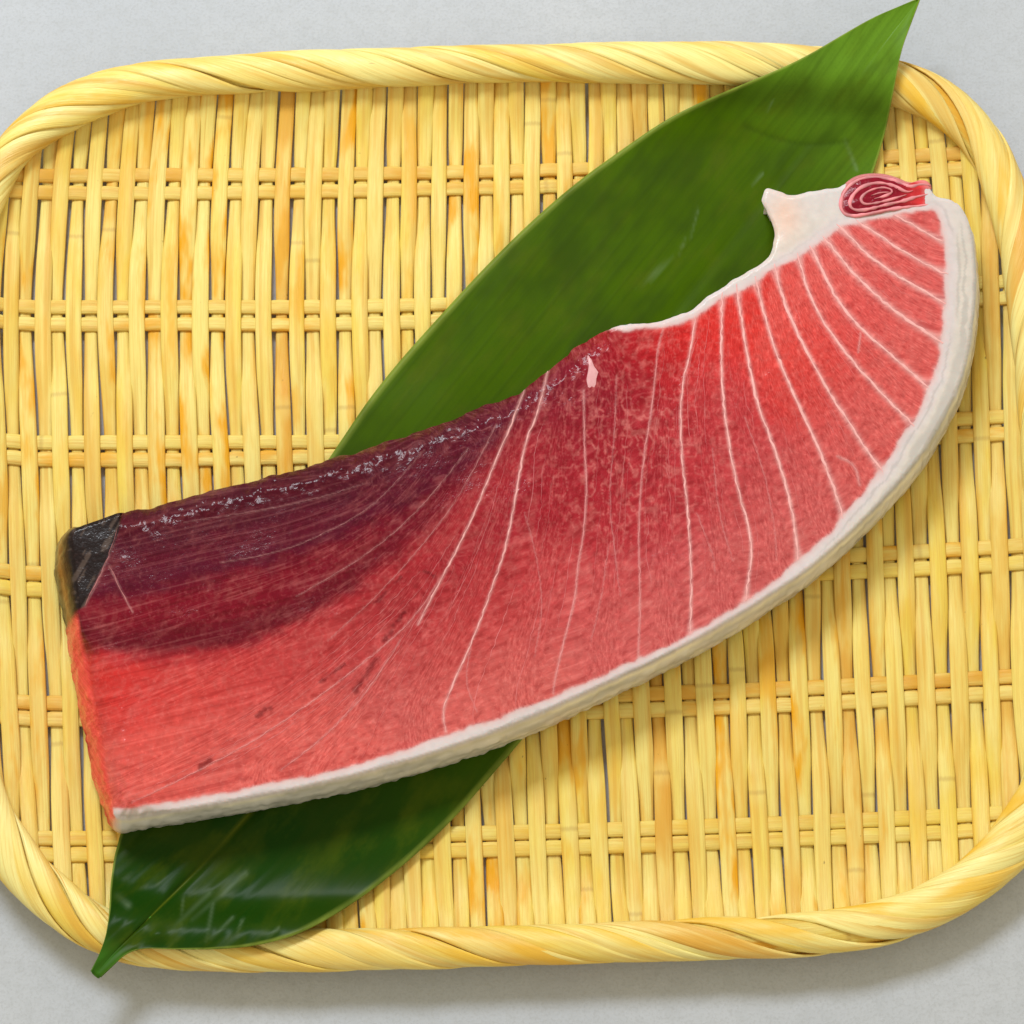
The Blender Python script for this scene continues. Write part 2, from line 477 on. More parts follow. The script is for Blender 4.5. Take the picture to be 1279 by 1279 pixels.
def rim_pt(s, phi, dr):
    C, o, w = rim_at(s)
    r = w - 0.7 * MM + dr; rz = HZ - 0.7 * MM + dr
    return C + o * (np.cos(phi) * r)[..., None] + np.array([0, 0, 1.0]) * (np.sin(phi) * rz)[..., None]
ns, nk = 300, 14
ss = np.linspace(0, PER, ns, endpoint=False); pp = np.linspace(0, 2 * math.pi, nk, endpoint=False)
S2, P2 = np.meshgrid(ss, pp, indexing='ij')
V = rim_pt(S2, P2, np.full(S2.shape, -0.8 * MM)).reshape(-1, 3)
F = [(a * nk + b, a * nk + (b + 1) % nk, ((a + 1) % ns) * nk + (b + 1) % nk, ((a + 1) % ns) * nk + b) for a in range(ns) for b in range(nk)]
uv = np.stack([P2.ravel() * 6, S2.ravel() * 1000], 1)
mesh_obj('rim_core', V, F, M_WEFT, tray, uv)
NSTR = 88
pos = np.arange(NSTR) + rng.uniform(-0.28, 0.28, NSTR)
RP = [(-1, -.9), (-1, .05), (-.8, .34), (-.3, .52), (.25, .48), (.75, .22), (1, -.12), (1, -.9)]
for q in range(NSTR):
    s0 = pos[q] / NSTR * PER
    Lq = rng.uniform(60, 82) * MM
    wq = PER / NSTR * rng.uniform(1.15, 1.8)
    t = np.linspace(0, 1, 30)
    phi = np.radians(-62 + 304 * t)
    th = rng.uniform(0.45, 0.8); tl = rng.uniform(0.05, 0.42); up = rng.uniform(-0.1, 0.3)
    taper = 0.5 + 0.5 * np.sin(np.pi * np.clip(t * 0.96 + 0.02, 0, 1)) ** 0.6
    Vs, UV = [], []
    for a, b in RP:
        s = s0 + Lq * t + a * wq / 2 * taper
        dr = (b * 0.95 * th + up - tl * a * 0.6) * MM
        Vs.append(rim_pt(s, phi, np.full(len(t), dr)))
        UV.append(np.stack([np.full(len(t), a * wq * 1000 * 0.13), t * Lq * 1000], 1))
    k = len(RP)
    V = np.stack(Vs, 1).reshape(-1, 3); UV = np.stack(UV, 1).reshape(-1, 2)
    F = [(i * k + j, (i + 1) * k + j, (i + 1) * k + (j + 1) % k, i * k + (j + 1) % k) for i in range(len(t) - 1) for j in range(k)]
    mesh_obj('rim_strip', V, F, M_RIM, tray, UV)

# ------------------------------------------------------------------ the leaf
EL = [(1148, -3), (1118, 10), (1090, 22), (1050, 45), (1000, 75), (950, 96), (880, 125), (830, 150), (780, 185), (720, 228), (660, 280), (600, 340), (545, 400),
      (500, 450), (460, 500), (430, 545), (405, 582), (340, 680), (270, 800), (200, 920), (147, 1046), (138, 1100), (137, 1130), (134, 1162), (126, 1188), (113, 1213)]
ER = [(1150, -2), (1138, 30), (1125, 65), (1115, 120), (1105, 170), (1090, 218), (1055, 320), (1000, 450), (930, 570), (840, 700), (740, 820),
      (642, 936), (600, 985), (560, 1030), (500, 1085), (440, 1130), (380, 1165), (330, 1180), (280, 1186), (215, 1186), (178, 1184), (156, 1192), (140, 1208), (126, 1221)]
EM = [(1149, -2), (1098, 62), (1040, 140), (930, 280), (720, 540), (500, 800), (372, 950), (290, 1040), (258, 1075), (205, 1130), (170, 1163), (142, 1190), (119, 1217)]
nT = 420
EL, ER, EM = [resample(chaikin(e, False, 2), n=nT) for e in (EL, ER, EM)]
# what lies under the leaf: weave and rim, widened and softened so that the leaf bridges it
near = np.abs(SD)
top = np.where(near < 7.2 * MM, ZR + (4.9 * MM + 0.9 * MM) * np.sqrt(np.clip(1 - (near / (7.2 * MM)) ** 2, 0, 1)), 0)
under = np.where(SD > -1 * MM, SURF + 1.9 * MM, 0)
under = np.maximum(under, top)
far_out = SD < -7 * MM
under = np.where(far_out, ZR + 6.2 * MM, under)
for _ in range(3):
    m = under.copy()
    for a, b in ((1, 0), (-1, 0), (0, 1), (0, -1)): m = np.maximum(m, np.roll(under, (a, b), (0, 1)))
    under = m
for _ in range(9):
    b_ = sum(np.roll(under, (a, b), (0, 1)) for a in (-1, 0, 1) for b in (-1, 0, 1)) / 9
    under = np.maximum(b_, np.where(SD > 18 * MM, under * 0, 0) + b_)
LEAF = under + 0.6 * MM
ks = np.linspace(-1, 1, 97)
X = np.zeros((nT, len(ks))); Y = X.copy()
for q, k in enumerate(ks):
    E = EL if k < 0 else ER
    f = abs(k)
    X[:, q] = EM[:, 0] * (1 - f) + E[:, 0] * f; Y[:, q] = EM[:, 1] * (1 - f) + E[:, 1] * f
tt = np.linspace(0, 1, nT)[:, None] * np.ones(len(ks)); kk = np.ones(nT)[:, None] * ks
wavy = (fbm(X / 150, Y / 150, 41, 2) - 0.5) * 1.2 * MM + 0.5 * MM * np.abs(kk) ** 2
# wrinkles near the stem end
wr = np.clip((tt - 0.80) / 0.1, 0, 1)
along = X * 0.75 - Y * 0.66; acr = X * 0.66 + Y * 0.75
wavy += wr * (fbm(acr / 14, along / 140, 43, 2) - 0.5) * 0.9 * MM
crease = -0.7 * MM * np.exp(-(kk / 0.05) ** 2) * np.clip((tt - 0.2) * 3, 0.1, 1)
xx, yy = X.ravel(), Y.ravel()
GLEAM_STREAKS = [((240, 1150), (308, 1092), 3.0), ((214, 1162), (262, 1116), 3.4), ((258, 1176), (266, 1130), 2.2), ((264, 1173), (291, 1147), 2.0), ((296, 1168), (303, 1150), 1.8),
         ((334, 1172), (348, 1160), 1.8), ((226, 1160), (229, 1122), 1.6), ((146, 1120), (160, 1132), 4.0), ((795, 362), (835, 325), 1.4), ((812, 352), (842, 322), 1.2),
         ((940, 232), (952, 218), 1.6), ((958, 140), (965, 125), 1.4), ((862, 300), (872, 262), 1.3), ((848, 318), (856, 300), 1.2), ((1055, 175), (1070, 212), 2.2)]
gleam_streak = np.zeros(len(xx))
for a_, b_, w_ in GLEAM_STREAKS:
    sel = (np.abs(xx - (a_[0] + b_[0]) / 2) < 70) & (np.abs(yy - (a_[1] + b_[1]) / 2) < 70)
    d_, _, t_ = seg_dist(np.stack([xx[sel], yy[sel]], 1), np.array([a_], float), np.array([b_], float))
    gleam_streak[sel] = np.maximum(gleam_streak[sel], np.exp(-(d_ / w_) ** 2) * (0.3 + 0.7 * t_))
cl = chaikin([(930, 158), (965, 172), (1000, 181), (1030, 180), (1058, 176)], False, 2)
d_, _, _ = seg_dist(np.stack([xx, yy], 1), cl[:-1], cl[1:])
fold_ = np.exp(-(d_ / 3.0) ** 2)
wavy = wavy + (0.9 * MM * np.exp(-((xx - 197) / 11) ** 2 - ((yy - 1168) / 8) ** 2)).reshape(X.shape)
wavy = wavy + ((0.16 * gleam_streak - 0.16 * fold_) * MM).reshape(X.shape)
z = np.full(len(xx), 8 * MM)
for _ in range(8):
    P = plan(xx, yy, z); z = 0.5 * z + 0.5 * (bil(LEAF, P[:, 0], P[:, 1]) + (wavy + crease).ravel())
tip = np.clip((0.10 - tt.ravel()) / 0.10, 0, 1)
z = z + 6 * MM * tip ** 1.5
z = z + 1.5 * MM * np.clip((tt.ravel() - 0.965) / 0.035, 0, 1)
P = plan(xx, yy, z)
F = [(i * len(ks) + j, i * len(ks) + j + 1, (i + 1) * len(ks) + j + 1, (i + 1) * len(ks) + j) for i in range(nT - 1) for j in range(len(ks) - 1)]
wid = np.linalg.norm(np.stack([ER - EL], 0)[0], axis=1)
uv = np.stack([(kk * wid[:, None] * 0.117).ravel(), (tt * 360).ravel()], 1)
# leaf greens: tip paled with painted sheen, olive rib, yellow-green margin, darker stem half, painted gleam streaks
base = np.array(lin((63, 91, 0)))
dark = np.array(lin((24, 58, 8)))
pale = np.array(lin((96, 136, 34)))
olive = np.array(lin((96, 104, 22)))
tv, kv = tt.ravel(), kk.ravel()
C = base * (1 - sstep(0.55, 0.8, tv))[:, None] + dark * sstep(0.55, 0.8, tv)[:, None]
f = (1 - sstep(0.06, 0.20, tv + 0.03 * (fbm(xx / 60, yy / 60, 3) - .5)))[:, None]; C = C * (1 - f) + pale * f  # lighter tip colour stands for sheen and light coming through the blade
f = 0.8 * (np.exp(-(kv / 0.022) ** 2) * sstep(0.6, 0.75, tv))[:, None]; C = C * (1 - f) + olive * f
f = 0.75 * sstep(0.955, 0.995, np.abs(kv))[:, None]; C = C * (1 - f) + np.array(lin((150, 165, 70))) * f
f = 0.7 * sstep(0.965, 0.985, tv)[:, None]; C = C * (1 - f) + np.array(lin((70, 130, 40))) * f
f = 0.22 * gleam_streak[:, None]; C = C * (1 - f) + np.array(lin((150, 172, 140))) * f  # pale streaks painted on, mainly wrinkle reflections near the stem
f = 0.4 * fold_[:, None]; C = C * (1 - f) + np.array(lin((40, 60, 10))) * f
leaf = empty('leaf', (0, 0, 0), 'long glossy dark green leaf lying under the fish slice across the bamboo tray', 'leaf')
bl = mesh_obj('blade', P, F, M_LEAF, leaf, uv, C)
sm = bl.modifiers.new('thickness', 'SOLIDIFY'); sm.thickness = 0.4 * MM; sm.offset = -1
# stub of the stalk: a short tapering stem under the narrow end of the blade
ST = chaikin(np.array([(215, 1121), (170, 1164), (140, 1192), (119, 1218)], float), False, 2)
zz = np.array([np.interp(np.linspace(0, 1, len(ST)), [0, .4, .8, 1], [0, 0, 0, 0])]).ravel()
i0 = np.array([np.argmin((xx - a) ** 2 + (yy - b) ** 2) for a, b in ST])
SP = plan(ST[:, 0], ST[:, 1], z[i0] - 0.5 * MM)
T = np.gradient(SP, axis=0); T /= np.linalg.norm(T, axis=1, keepdims=True)
S = np.cross(T, np.array([0, 0, 1.0])); S /= np.linalg.norm(S, axis=1, keepdims=True); N2 = np.cross(S, T)
ang = np.linspace(0, 2 * math.pi, 8, endpoint=False)
V, F, suv = sweep(SP, S, N2, np.linspace(0.5, 2.9, len(ST)) * MM, 1.6 * MM, np.stack([np.cos(ang) * .5, np.sin(ang) * .5], 1))
mesh_obj('stalk', V, F, M_LEAF, leaf, suv, np.tile(lin((74, 128, 44)), (len(V), 1)))

def leaf_z(px, py):
    i = np.argmin((xx - px) ** 2 + (yy - py) ** 2)
    return P[i, 2]

# ------------------------------------------------------------------ the fish slice
ZT = 24.0 * MM; ZB = 6.0 * MM
fish = empty('tuna_slice', (0, 0, 0), 'thick curved slice of raw red tuna with white fat edge on the green leaf', 'fish slice')
TP = [ # x, y, region, outward run of the side in mm
 (143, 1022, 0, 3.5), (142, 1005, 0, 4.5), (135, 960, 0, 6.5), (125, 905, 0, 6.8), (115, 850, 0, 7.0), (108, 810, 0, 7.0), (102, 787, 0, 7.0),
 (98, 765, 1, 6.5), (93, 735, 1, 7.0), (88, 690, 1, 8.0), (86, 663, 1, 6.5), (106, 655, 1, 1.0), (128, 648, 1, 0), (150, 639, 1, -.5),
 (158, 642, 2, -1), (210, 628, 2, -1), (260, 613, 2, -1), (350, 593, 2, -1), (400, 578, 2, -1), (480, 554, 2, -1), (560, 528, 2, -1), (590, 512, 2, -1),
 (620, 504, 2, -1), (650, 490, 2, -1), (684, 462, 2, -1), (715, 438, 2, -1), (735, 428, 2, -1), (760, 409, 2, -1),
 (790, 406, 3, 0), (815, 404, 3, 0), (840, 397, 3, 0), (868, 386, 3, 0), (885, 368, 3, 0), (930, 343, 3, -1.5), (955, 326, 3, -2.5), (966, 312, 3, -4), (968, 292, 3, -4),
 (962, 273, 3, -4), (957, 262, 3, -4), (951, 251, 3, -4), (953, 246, 3, -4), (956, 236, 3, -4), (962, 236, 3, 0), (974, 240, 3, 0), (986, 245, 3, 0), (1002, 242, 3, 0), (1022, 239, 3, 0), (1045, 235, 3, 0),
 (1055, 229, 3, 0), (1075, 223, 3, 0), (1100, 223, 3, 0), (1128, 232, 3, 0), (1158, 231, 3, 0), (1168, 246, 3, 0), (1180, 246, 3, .4), (1196, 252, 4, 1.0),
 (1208, 270, 4, 1.6), (1216, 300, 4, 2.4), (1220, 350, 4, 2.8), (1214, 420, 4, 3.0), (1203, 470, 4, 2.8), (1187, 508, 4, 2.6), (1150, 572, 4, 2.2), (1090, 640, 4, 2.0), (1020, 705, 4, 1.8),
 (950, 752, 4, 1.8), (860, 805, 4, 1.8), (750, 858, 4, 1.9), (640, 907, 4, 1.9), (540, 942, 4, 2.0), (420, 975, 4, 1.6), (300, 1000, 4, 1.4), (200, 1016, 4, 1.4), (158, 1024, 4, 1.6)]
TPa = np.array(TP, float)
reg_raw = TPa[:, 2]
TPc = chaikin(TPa[:, [0, 1, 3]], True, 2)
outl = resample(TPc, step=2.2, closed=True)
nO = len(outl)
# irregular cut edge
tx = np.roll(outl[:, :2], -1, 0) - np.roll(outl[:, :2], 1, 0); tx /= np.linalg.norm(tx, axis=1, keepdims=True)
onrm = np.stack([tx[:, 1], -tx[:, 0]], 1)      # outward in plan pixels (y down, clockwise on screen)
dd_, ii_, _ = seg_dist(outl[:, :2], TPa[:, :2], np.roll(TPa[:, :2], -1, 0))
oreg = reg_raw[ii_].astype(int)
amp = np.choose(oreg, [1.2, 0.8, 3.2, 2.2, 0.6])
s_ = np.arange(nO) * 2.2
outl[:, :2] += onrm * ((fbm(s_ / 22, s_ * 0, 51, 3) - 0.5) * 2 * amp)[:, None]
OUT = outl[:, :2]
OC = resample(OUT, n=nO // 3, closed=True)

def lip_r(px, py):
    """how softly the top rolls over at the edge, in plan pixels"""
    r = np.full(len(px), 3.6)
    r = np.where((px > 940) & (py < 345) & (px < 1050), 4.0, r)
    r = np.where((px < 760) & (py < 640 - 0.32 * (px - 200) + 60) & (px > 150), 22.0, r)
    left = sstep(230, 120, px) * sstep(780, 840, py)
    r = r * (1 - left) + 34 * left
    return r
def top_z(pts, d=None):
    if d is None: d = sdist(pts, OC)
    d = np.clip(d, 0, None)
    r = lip_r(pts[:, 0], pts[:, 1])
    q = np.clip(1 - d / r, 0, 1)
    drop = np.where(r > 12, q ** 2.1, 1 - np.sqrt(np.clip(1 - q * q, 0, 1))) * np.minimum(r * 0.234 * 0.75, 4.2) * MM
    und = (fbm(pts[:, 0] / 130, pts[:, 1] / 130, 61, 3) - 0.5) * 2.2 * MM
    fine = (fbm(pts[:, 0] / 14, pts[:, 1] / 14, 67, 2) - 0.5) * 0.12 * MM
    edge = np.clip(1 - d / (r * 1.5), 0, 1) * (r > 15) * (pts[:, 0] > 150)
    fine = fine + edge * (fbm(pts[:, 0] / 7, pts[:, 1] / 9, 69, 2) - 0.5) * 2.2 * MM
    thin = -1.2 * MM * sstep(1000, 955, pts[:, 0]) * sstep(330, 290, pts[:, 1])
    return ZT - drop + und + fine + thin

# seams of fat: polylines on the cut face (plan pixels), width, whiteness
SEAMS = [
 ([(1118, 268), (1147, 285), (1177, 301)], 3.0, 1), ([(1068, 274), (1102, 297), (1126, 313), (1155, 329), (1184, 343)], 3.0, 1),
 ([(1044, 279), (1070, 305), (1097, 329), (1134, 353), (1182, 379)], 3.4, 1), ([(1028, 295), (1059, 334), (1083, 358), (1113, 385), (1139, 403), (1178, 428)], 3.8, 1),
 ([(1012, 307), (1038, 361), (1049, 379), (1073, 409), (1113, 443), (1160, 484)], 3.4, 1), ([(996, 316), (1006, 355), (1017, 382), (1036, 414), (1062, 448), (1091, 480), (1129, 520), (1142, 532)], 3.2, 1),
 ([(967, 329), (974, 361), (993, 411), (1012, 446), (1033, 486), (1060, 527), (1081, 561), (1103, 590)], 3.4, 1),
 ([(943, 346), (953, 387), (966, 432), (984, 477), (1005, 520), (1026, 568), (1043, 613), (1053, 648)], 3.4, 1),
 ([(920, 355), (927, 406), (937, 464), (948, 512), (959, 537), (978, 592), (991, 643), (997, 698)], 3.2, 1),
 ([(902, 364), (901, 419), (902, 489), (909, 547), (922, 613), (934, 654), (940, 685), (931, 750)], 2.8, .95),
 ([(868, 394), (866, 423), (850, 489), (850, 558), (859, 633), (864, 712), (862, 792)], 2.4, .85),
 ([(828, 412), (821, 437), (815, 506), (803, 575), (797, 661), (800, 747), (797, 822)], 1.7, .6),
 ([(729, 488), (730, 558), (733, 613), (730, 661), (721, 712), (719, 747), (705, 798), (693, 847), (691, 866)], 1.8, .6),
 ([(684, 463), (671, 520), (657, 547), (645, 613), (633, 681), (616, 730), (599, 778), (582, 819), (564, 857), (552, 890), (557, 914)], 2.3, .75),
 ([(655, 487), (637, 534), (619, 575), (599, 626), (575, 678), (551, 723), (522, 780)], 2.3, .75),
 ([(620, 530), (590, 590), (560, 640), (520, 690), (470, 745), (410, 800)], 1.1, .3),
 ([(585, 560), (545, 612), (500, 660), (440, 705), (370, 745)], 1.1, .28),
 ([(530, 562), (472, 628), (420, 660), (350, 690), (275, 703)], 1.0, .22),
 ([(455, 604), (389, 625), (300, 642), (230, 652)], 1.0, .18),
 ([(560, 706), (520, 770), (470, 815), (410, 862), (330, 918), (250, 962), (165, 1002)], 1.3, .45),
 ([(500, 800), (455, 870), (400, 925), (350, 962)], 1.3, .45),
 ([(146, 660), (138, 690), (122, 725), (106, 757)], 1.8, .35), ([(136, 706), (150, 735), (166, 765)], 1.4, .35),
 ([(770, 470), (768, 540), (760, 620), (768, 690), (775, 745)], 1.1, .3),
 ([(655, 640), (672, 700), (678, 760), (668, 820)], 1.1, .3), ([(590, 800), (580, 850), (596, 890)], 1.1, .3),
 ([(890, 560), (897, 640), (915, 700)], 1.1, .3), ([(1046, 570), (1068, 580), (1074, 606)], 1.4, .5), ([(930, 520), (955, 590), (968, 660), (970, 700)], 1.1, .3),
 ([(1075, 415), (1072, 440)], 1.1, .3), ([(870, 640), (890, 690), (893, 715)], 1.1, .3), ([(760, 680), (752, 745), (738, 800)], 1.1, .3)]
RED = np.array([(40, 600), (400, 520), (640, 430), (730, 400), (762, 413), (800, 412), (842, 404), (868, 396), (880, 386), (905, 369), (925, 362), (945, 352), (962, 339), (985, 327),
 (1000, 319), (1015, 310), (1035, 295), (1048, 286), (1060, 281), (1080, 274), (1105, 271), (1125, 267), (1150, 262), (1166, 262), (1173, 270), (1177, 286), (1179, 300), (1181, 330),
 (1181, 370), (1177, 420), (1169, 460), (1160, 482), (1145, 522), (1134, 532), (1112, 570), (1097, 592), (1072, 625), (1052, 648), (1022, 680), (1000, 699), (965, 729),
 (930, 753), (890, 778), (862, 794), (800, 824), (750, 845), (693, 870), (640, 892), (560, 918), (500, 939), (440, 957), (380, 972), (300, 987), (220, 1001), (160, 1010), (120, 1012), (40, 1010)], float)
RED = chaikin(RED, True, 1)
BLACK = np.array([(60, 640), (90, 656), (120, 646), (152, 630), (149, 662), (138, 690), (122, 722), (106, 757), (98, 762), (60, 760)], float)
ANCH = [(130, 850, 222, 50, 46), (180, 850, 214, 64, 66), (300, 850, 206, 68, 70), (115, 820, 205, 42, 38), (180, 950, 230, 78, 72), (300, 950, 222, 82, 78), (400, 800, 190, 60, 64), (480, 850, 204, 78, 80), (400, 930, 222, 86, 82), (560, 800, 198, 66, 70), (250, 900, 218, 76, 72), (140, 1000, 232, 82, 74),
        (480, 740, 166, 40, 50), (560, 700, 160, 32, 46), (640, 600, 158, 26, 44), (680, 520, 128, 20, 46), (700, 600, 172, 34, 48), (600, 900, 216, 88, 86),
        (700, 750, 200, 68, 74), (650, 870, 212, 88, 86), (750, 455, 150, 20, 42), (700, 500, 138, 20, 44), (780, 530, 168, 28, 46), (820, 440, 184, 28, 40), (800, 650, 192, 56, 66), (860, 415, 222, 42, 42), (905, 395, 232, 54, 48),
        (900, 500, 196, 58, 66), (950, 600, 200, 72, 78), (1000, 450, 224, 66, 62), (960, 400, 228, 62, 58), (1050, 550, 210, 76, 78), (1100, 400, 222, 82, 82), (1150, 350, 220, 84, 86), (1120, 500, 218, 80, 80), (1100, 290, 218, 84, 86),
        (1050, 350, 226, 80, 78), (870, 720, 202, 78, 84), (780, 780, 206, 80, 84), (850, 580, 190, 52, 62), (1000, 660, 206, 82, 86), (760, 600, 172, 34, 50), (620, 780, 196, 64, 68)]
AP = np.array([a[:2] for a in ANCH], float); AC = lin([a[2:] for a in ANCH])
FATW = np.array(lin((226, 218, 222))); FATC = np.array(lin((226, 216, 202))); PEACH = np.array(lin((238, 200, 182)))
SKIN = np.array(lin((222, 220, 222))); SKINW = np.array(lin((236, 230, 216)))

sA, sB, sW, sV, sI = [], [], [], [], []
for si, (pl, w, v) in enumerate(SEAMS):
    q = chaikin(pl, False, 2)
    w *= 0.85
    for a, b in zip(q[:-1], q[1:]): sA.append(a); sB.append(b); sW.append(w); sV.append(v); sI.append(si)
sA, sB, sW, sV, sI = map(np.array, (sA, sB, sW, sV, sI))
MAIN = list(range(16))        # the fan of main seams, right to left: they give the grain its run

GUIDE = [SEAMS[k][0] for k in range(14)] + [SEAMS[14][0] + [(480, 850), (440, 920), (415, 968)], SEAMS[20][0], SEAMS[19][0],
         SEAMS[15][0] + [(300, 880), (140, 955)], SEAMS[16][0] + [(250, 800), (110, 850)], SEAMS[17][0] + [(160, 735), (90, 750)], SEAMS[18][0] + [(150, 668), (80, 680)]]
GQ = [resample(chaikin(g, False, 1), n=24) for g in GUIDE]
gpts = np.concatenate([resample(g, step=12) for g in GQ]); gidx = np.concatenate([np.full(len(resample(g, step=12)), float(k)) for k, g in enumerate(GQ)])
def grain_field(pts):
    u = np.zeros(len(pts))
    for c0 in range(0, len(pts), 8000):
        d2 = ((pts[c0:c0 + 8000, None, :] - gpts) ** 2).sum(2) + 120
        w = 1 / d2 ** 1.8
        u[c0:c0 + 8000] = (w * gidx).sum(1) / w.sum(1)
    return u
TOPE = np.array([(60, 660), (150, 640), (350, 593), (480, 554), (620, 504), (684, 462), (760, 409), (868, 388), (955, 326), (1040, 282), (1110, 262), (1175, 262)], float)
def grain_uv(pts):
    d, _, _ = seg_dist(pts, TOPE[:-1], TOPE[1:])
    return np.stack([grain_field(pts) * 50 * 0.234, d * 0.234], 1)
LA = np.array([(60, 752), (130, 748), (200, 738), (300, 714), (400, 684), (500, 640), (560, 600), (620, 548), (690, 490), (740, 440), (900, 300)], float)
LB = np.array([(60, 800), (110, 806), (155, 815), (250, 811), (310, 799), (380, 772), (440, 738), (500, 692), (550, 648), (600, 592), (650, 540), (700, 505), (780, 470), (900, 430)], float)

def flesh_colour(pts, d):
    x, y = pts[:, 0], pts[:, 1]
    w = np.zeros((len(pts), len(AP)))
    wx = x + (fbm(x / 40, y / 40, 71) - .5) * 40; wy = y + (fbm(x / 40, y / 40, 73) - .5) * 40
    d2 = (wx[:, None] - AP[:, 0]) ** 2 + (wy[:, None] - AP[:, 1]) ** 2 + 150
    w = np.exp(-d2 / (2 * 42.0 ** 2)) + 1e-5 * (1e4 / d2)
    C = (w @ AC) / w.sum(1, keepdims=True)
    # the dark band along the far left side: purple, then red, then a thin dark layer, then pink
    nz = (fbm(x / 34, y / 16, 74, 3) - .5) * 22
    a_ = (y - np.interp(x, LA[:, 0], LA[:, 1])) * 0.88 + nz; b_ = (y - np.interp(x, LB[:, 0], LB[:, 1])) * 0.88 + nz * 0.7
    soft = sstep(380, 640, x)
    K = lambda *c: np.array(lin(c)) + 0 * C
    mix = lambda A, B, f: A * (1 - f[:, None]) + B * f[:, None]
    lay = mix(K(76, 5, 32), K(94, 8, 40), sstep(-75, -20, a_))
    ban = 0.5 + 0.5 * np.sin((a_ + 4 * nz / 10) / 6.5)
    lay = mix(lay, K(106, 9, 34), 0.28 * ban)
    lay = mix(lay, K(134, 12, 36), sstep(-14, 16, a_) * (0.85 - 0.3 * soft))
    lay = mix(lay, K(102, 9, 32), sstep(-40, -14, b_) * (1 - soft) * 0.75)
    lay = mix(lay, K(180, 44, 54), sstep(-10 - 24 * soft, 14 + 28 * soft, b_))
    below = sstep(2 - 10 * soft, 22 + 60 * soft, b_)
    lay = mix(lay, C, below)
    C = mix(C, lay, sstep(760, 600, x))
    lo = sstep(150, 20, sdist(pts, RED)) * sstep(640, 760, y + 0.55 * (x - 300)) * sstep(-5, 60, y - 520 + 0.0 * x + 500 * sstep(900, 1050, x)) * 0.22
    lo = lo * sstep(30, 90, b_ + 400 * sstep(640, 800, x))
    C = C * (1 - lo[:, None]) + np.array(lin((240, 140, 134))) * lo[:, None]
    u = grain_field(pts)
    th_ = np.arctan2(y - 400, 760 - x); rr_ = np.hypot(x - 760, y - 400)
    lf = sstep(680, 560, x)
    # fine streaks that run with the seams
    st = fbm(u * 7.0, y / 55 + x / 160, 81, 3) * (1 - lf) + fbm(th_ * 38, rr_ / 70, 82, 3) * lf
    st2 = vnoise(u * 16.0, y / 26 + x / 90, 83) * (1 - lf) + vnoise(th_ * 80, rr_ / 30, 84) * lf
    ridge = np.clip(1 - np.abs(2 * st - 1) * 6.5, 0, 1)
    C = C * (0.86 + 0.28 * fbm(x / 5.5, y / 5.5, 86, 2))[:, None]
    pinkish = np.array(lin((236, 140, 136)))
    darkzone = np.clip(1 - C[:, 0] / 0.35, 0, 1)
    f = (ridge ** 1.5 * 0.16 * sstep(0.40, 0.65, vnoise(x / 45, y / 60, 85)) * (1 - 0.6 * darkzone))[:, None]; C = C * (1 - f) + pinkish * f
    # short worm-like marbling in the middle
    wm = np.exp(-(((x - 790) / 95) ** 2 + ((y - 560) / 120) ** 2))
    wn = fbm(x / 9, y / 12, 87, 2); wr_ = np.clip(1 - np.abs(2 * wn - 1) * 5, 0, 1)
    f = (wm * wr_ * 0.45 + 0.14 * wr_ * (1 - darkzone))[:, None]; C = C * (1 - f) + pinkish * f
    f = (wm * 0.30 * sstep(0.55, 0.75, vnoise(x / 8, y / 11, 89)))[:, None]; C = C * (1 - f) + np.array(lin((120, 10, 26))) * f
    # dark blood streaks
    for (x0, y0, x1, y1, ww) in ((470, 822, 444, 862, 3.0), (505, 765, 480, 800, 2.2), (430, 830, 400, 852, 1.8), (336, 884, 322, 894, 2.5), (262, 950, 250, 958, 2.2), (500, 722, 470, 752, 2.0), (530, 712, 545, 720, 1.6)):
        dd, _, _ = seg_dist(pts, np.array([[x0, y0]], float), np.array([[x1, y1]], float))
        dd = dd + (vnoise(x / 5, y / 5, 91) - .5) * 5
        f = 0.62 * (1 - sstep(ww * 0.2, ww * 2.0, dd))[:, None]; C = C * (1 - f) + np.array(lin((104, 12, 26))) * f
    # soft flank of every seam
    sd, ix, _ = seg_dist(pts, sA, sB)
    rd0 = np.clip(sdist(pts, RED), 0, None)
    flare = 1 + 2.2 * np.exp(-rd0 / 9) * (sV[ix] > 0.8)
    f = 0.75 * sV[ix] * np.exp(-(sd / (sW[ix] * 0.9 * flare)) ** 2)
    right = sstep(980, 1060, x)
    f = np.maximum(f, 0.5 * right * np.exp(-(sd / (sW[ix] * 1.5)) ** 2))[:, None]
    C = C * (1 - f) + np.array(lin((240, 186, 186))) * f
    # white fat round the rim
    rd = sdist(pts + np.stack([(fbm(x / 17, y / 17, 95) - .5) * 7, (fbm(x / 17, y / 17, 97) - .5) * 7], 1), RED)
    f = (1 - sstep(-1.6, 2.4, rd))[:, None]
    fat = FATW + 0 * C
    cr = sstep(8, 20, -rd) * sstep(700, 1000, x) * sstep(200, 330, y)
    fat = fat * (1 - 0.6 * cr[:, None]) + FATC * 0.6 * cr[:, None]
    pe = np.exp(-(((x - 980) / 20) ** 2 + ((y - 270) / 30) ** 2))[:, None]
    fat = fat * (1 - 0.85 * pe) + PEACH * 0.85 * pe
    fat = fat * (0.92 + 0.14 * fbm(x / 6, y / 6, 99))[:, None]
    sl = sstep(0.50, 0.72, vnoise(rd / 3.4, (x + y * 0.6) / 70, 98)) * sstep(5, 9, -rd) * sstep(300, 380, y + 0.3 * (x - 900))
    fat = fat * (1 - 0.45 * sl[:, None]) + np.array(lin((178, 174, 172))) * 0.45 * sl[:, None]
    bl_ = np.exp(np.clip(rd, -60, 0) / 7.0)[:, None] * 0.35
    fat = fat * (1 - bl_) + np.array(lin((240, 190, 192))) * bl_
    C = C * (1 - f) + fat * f
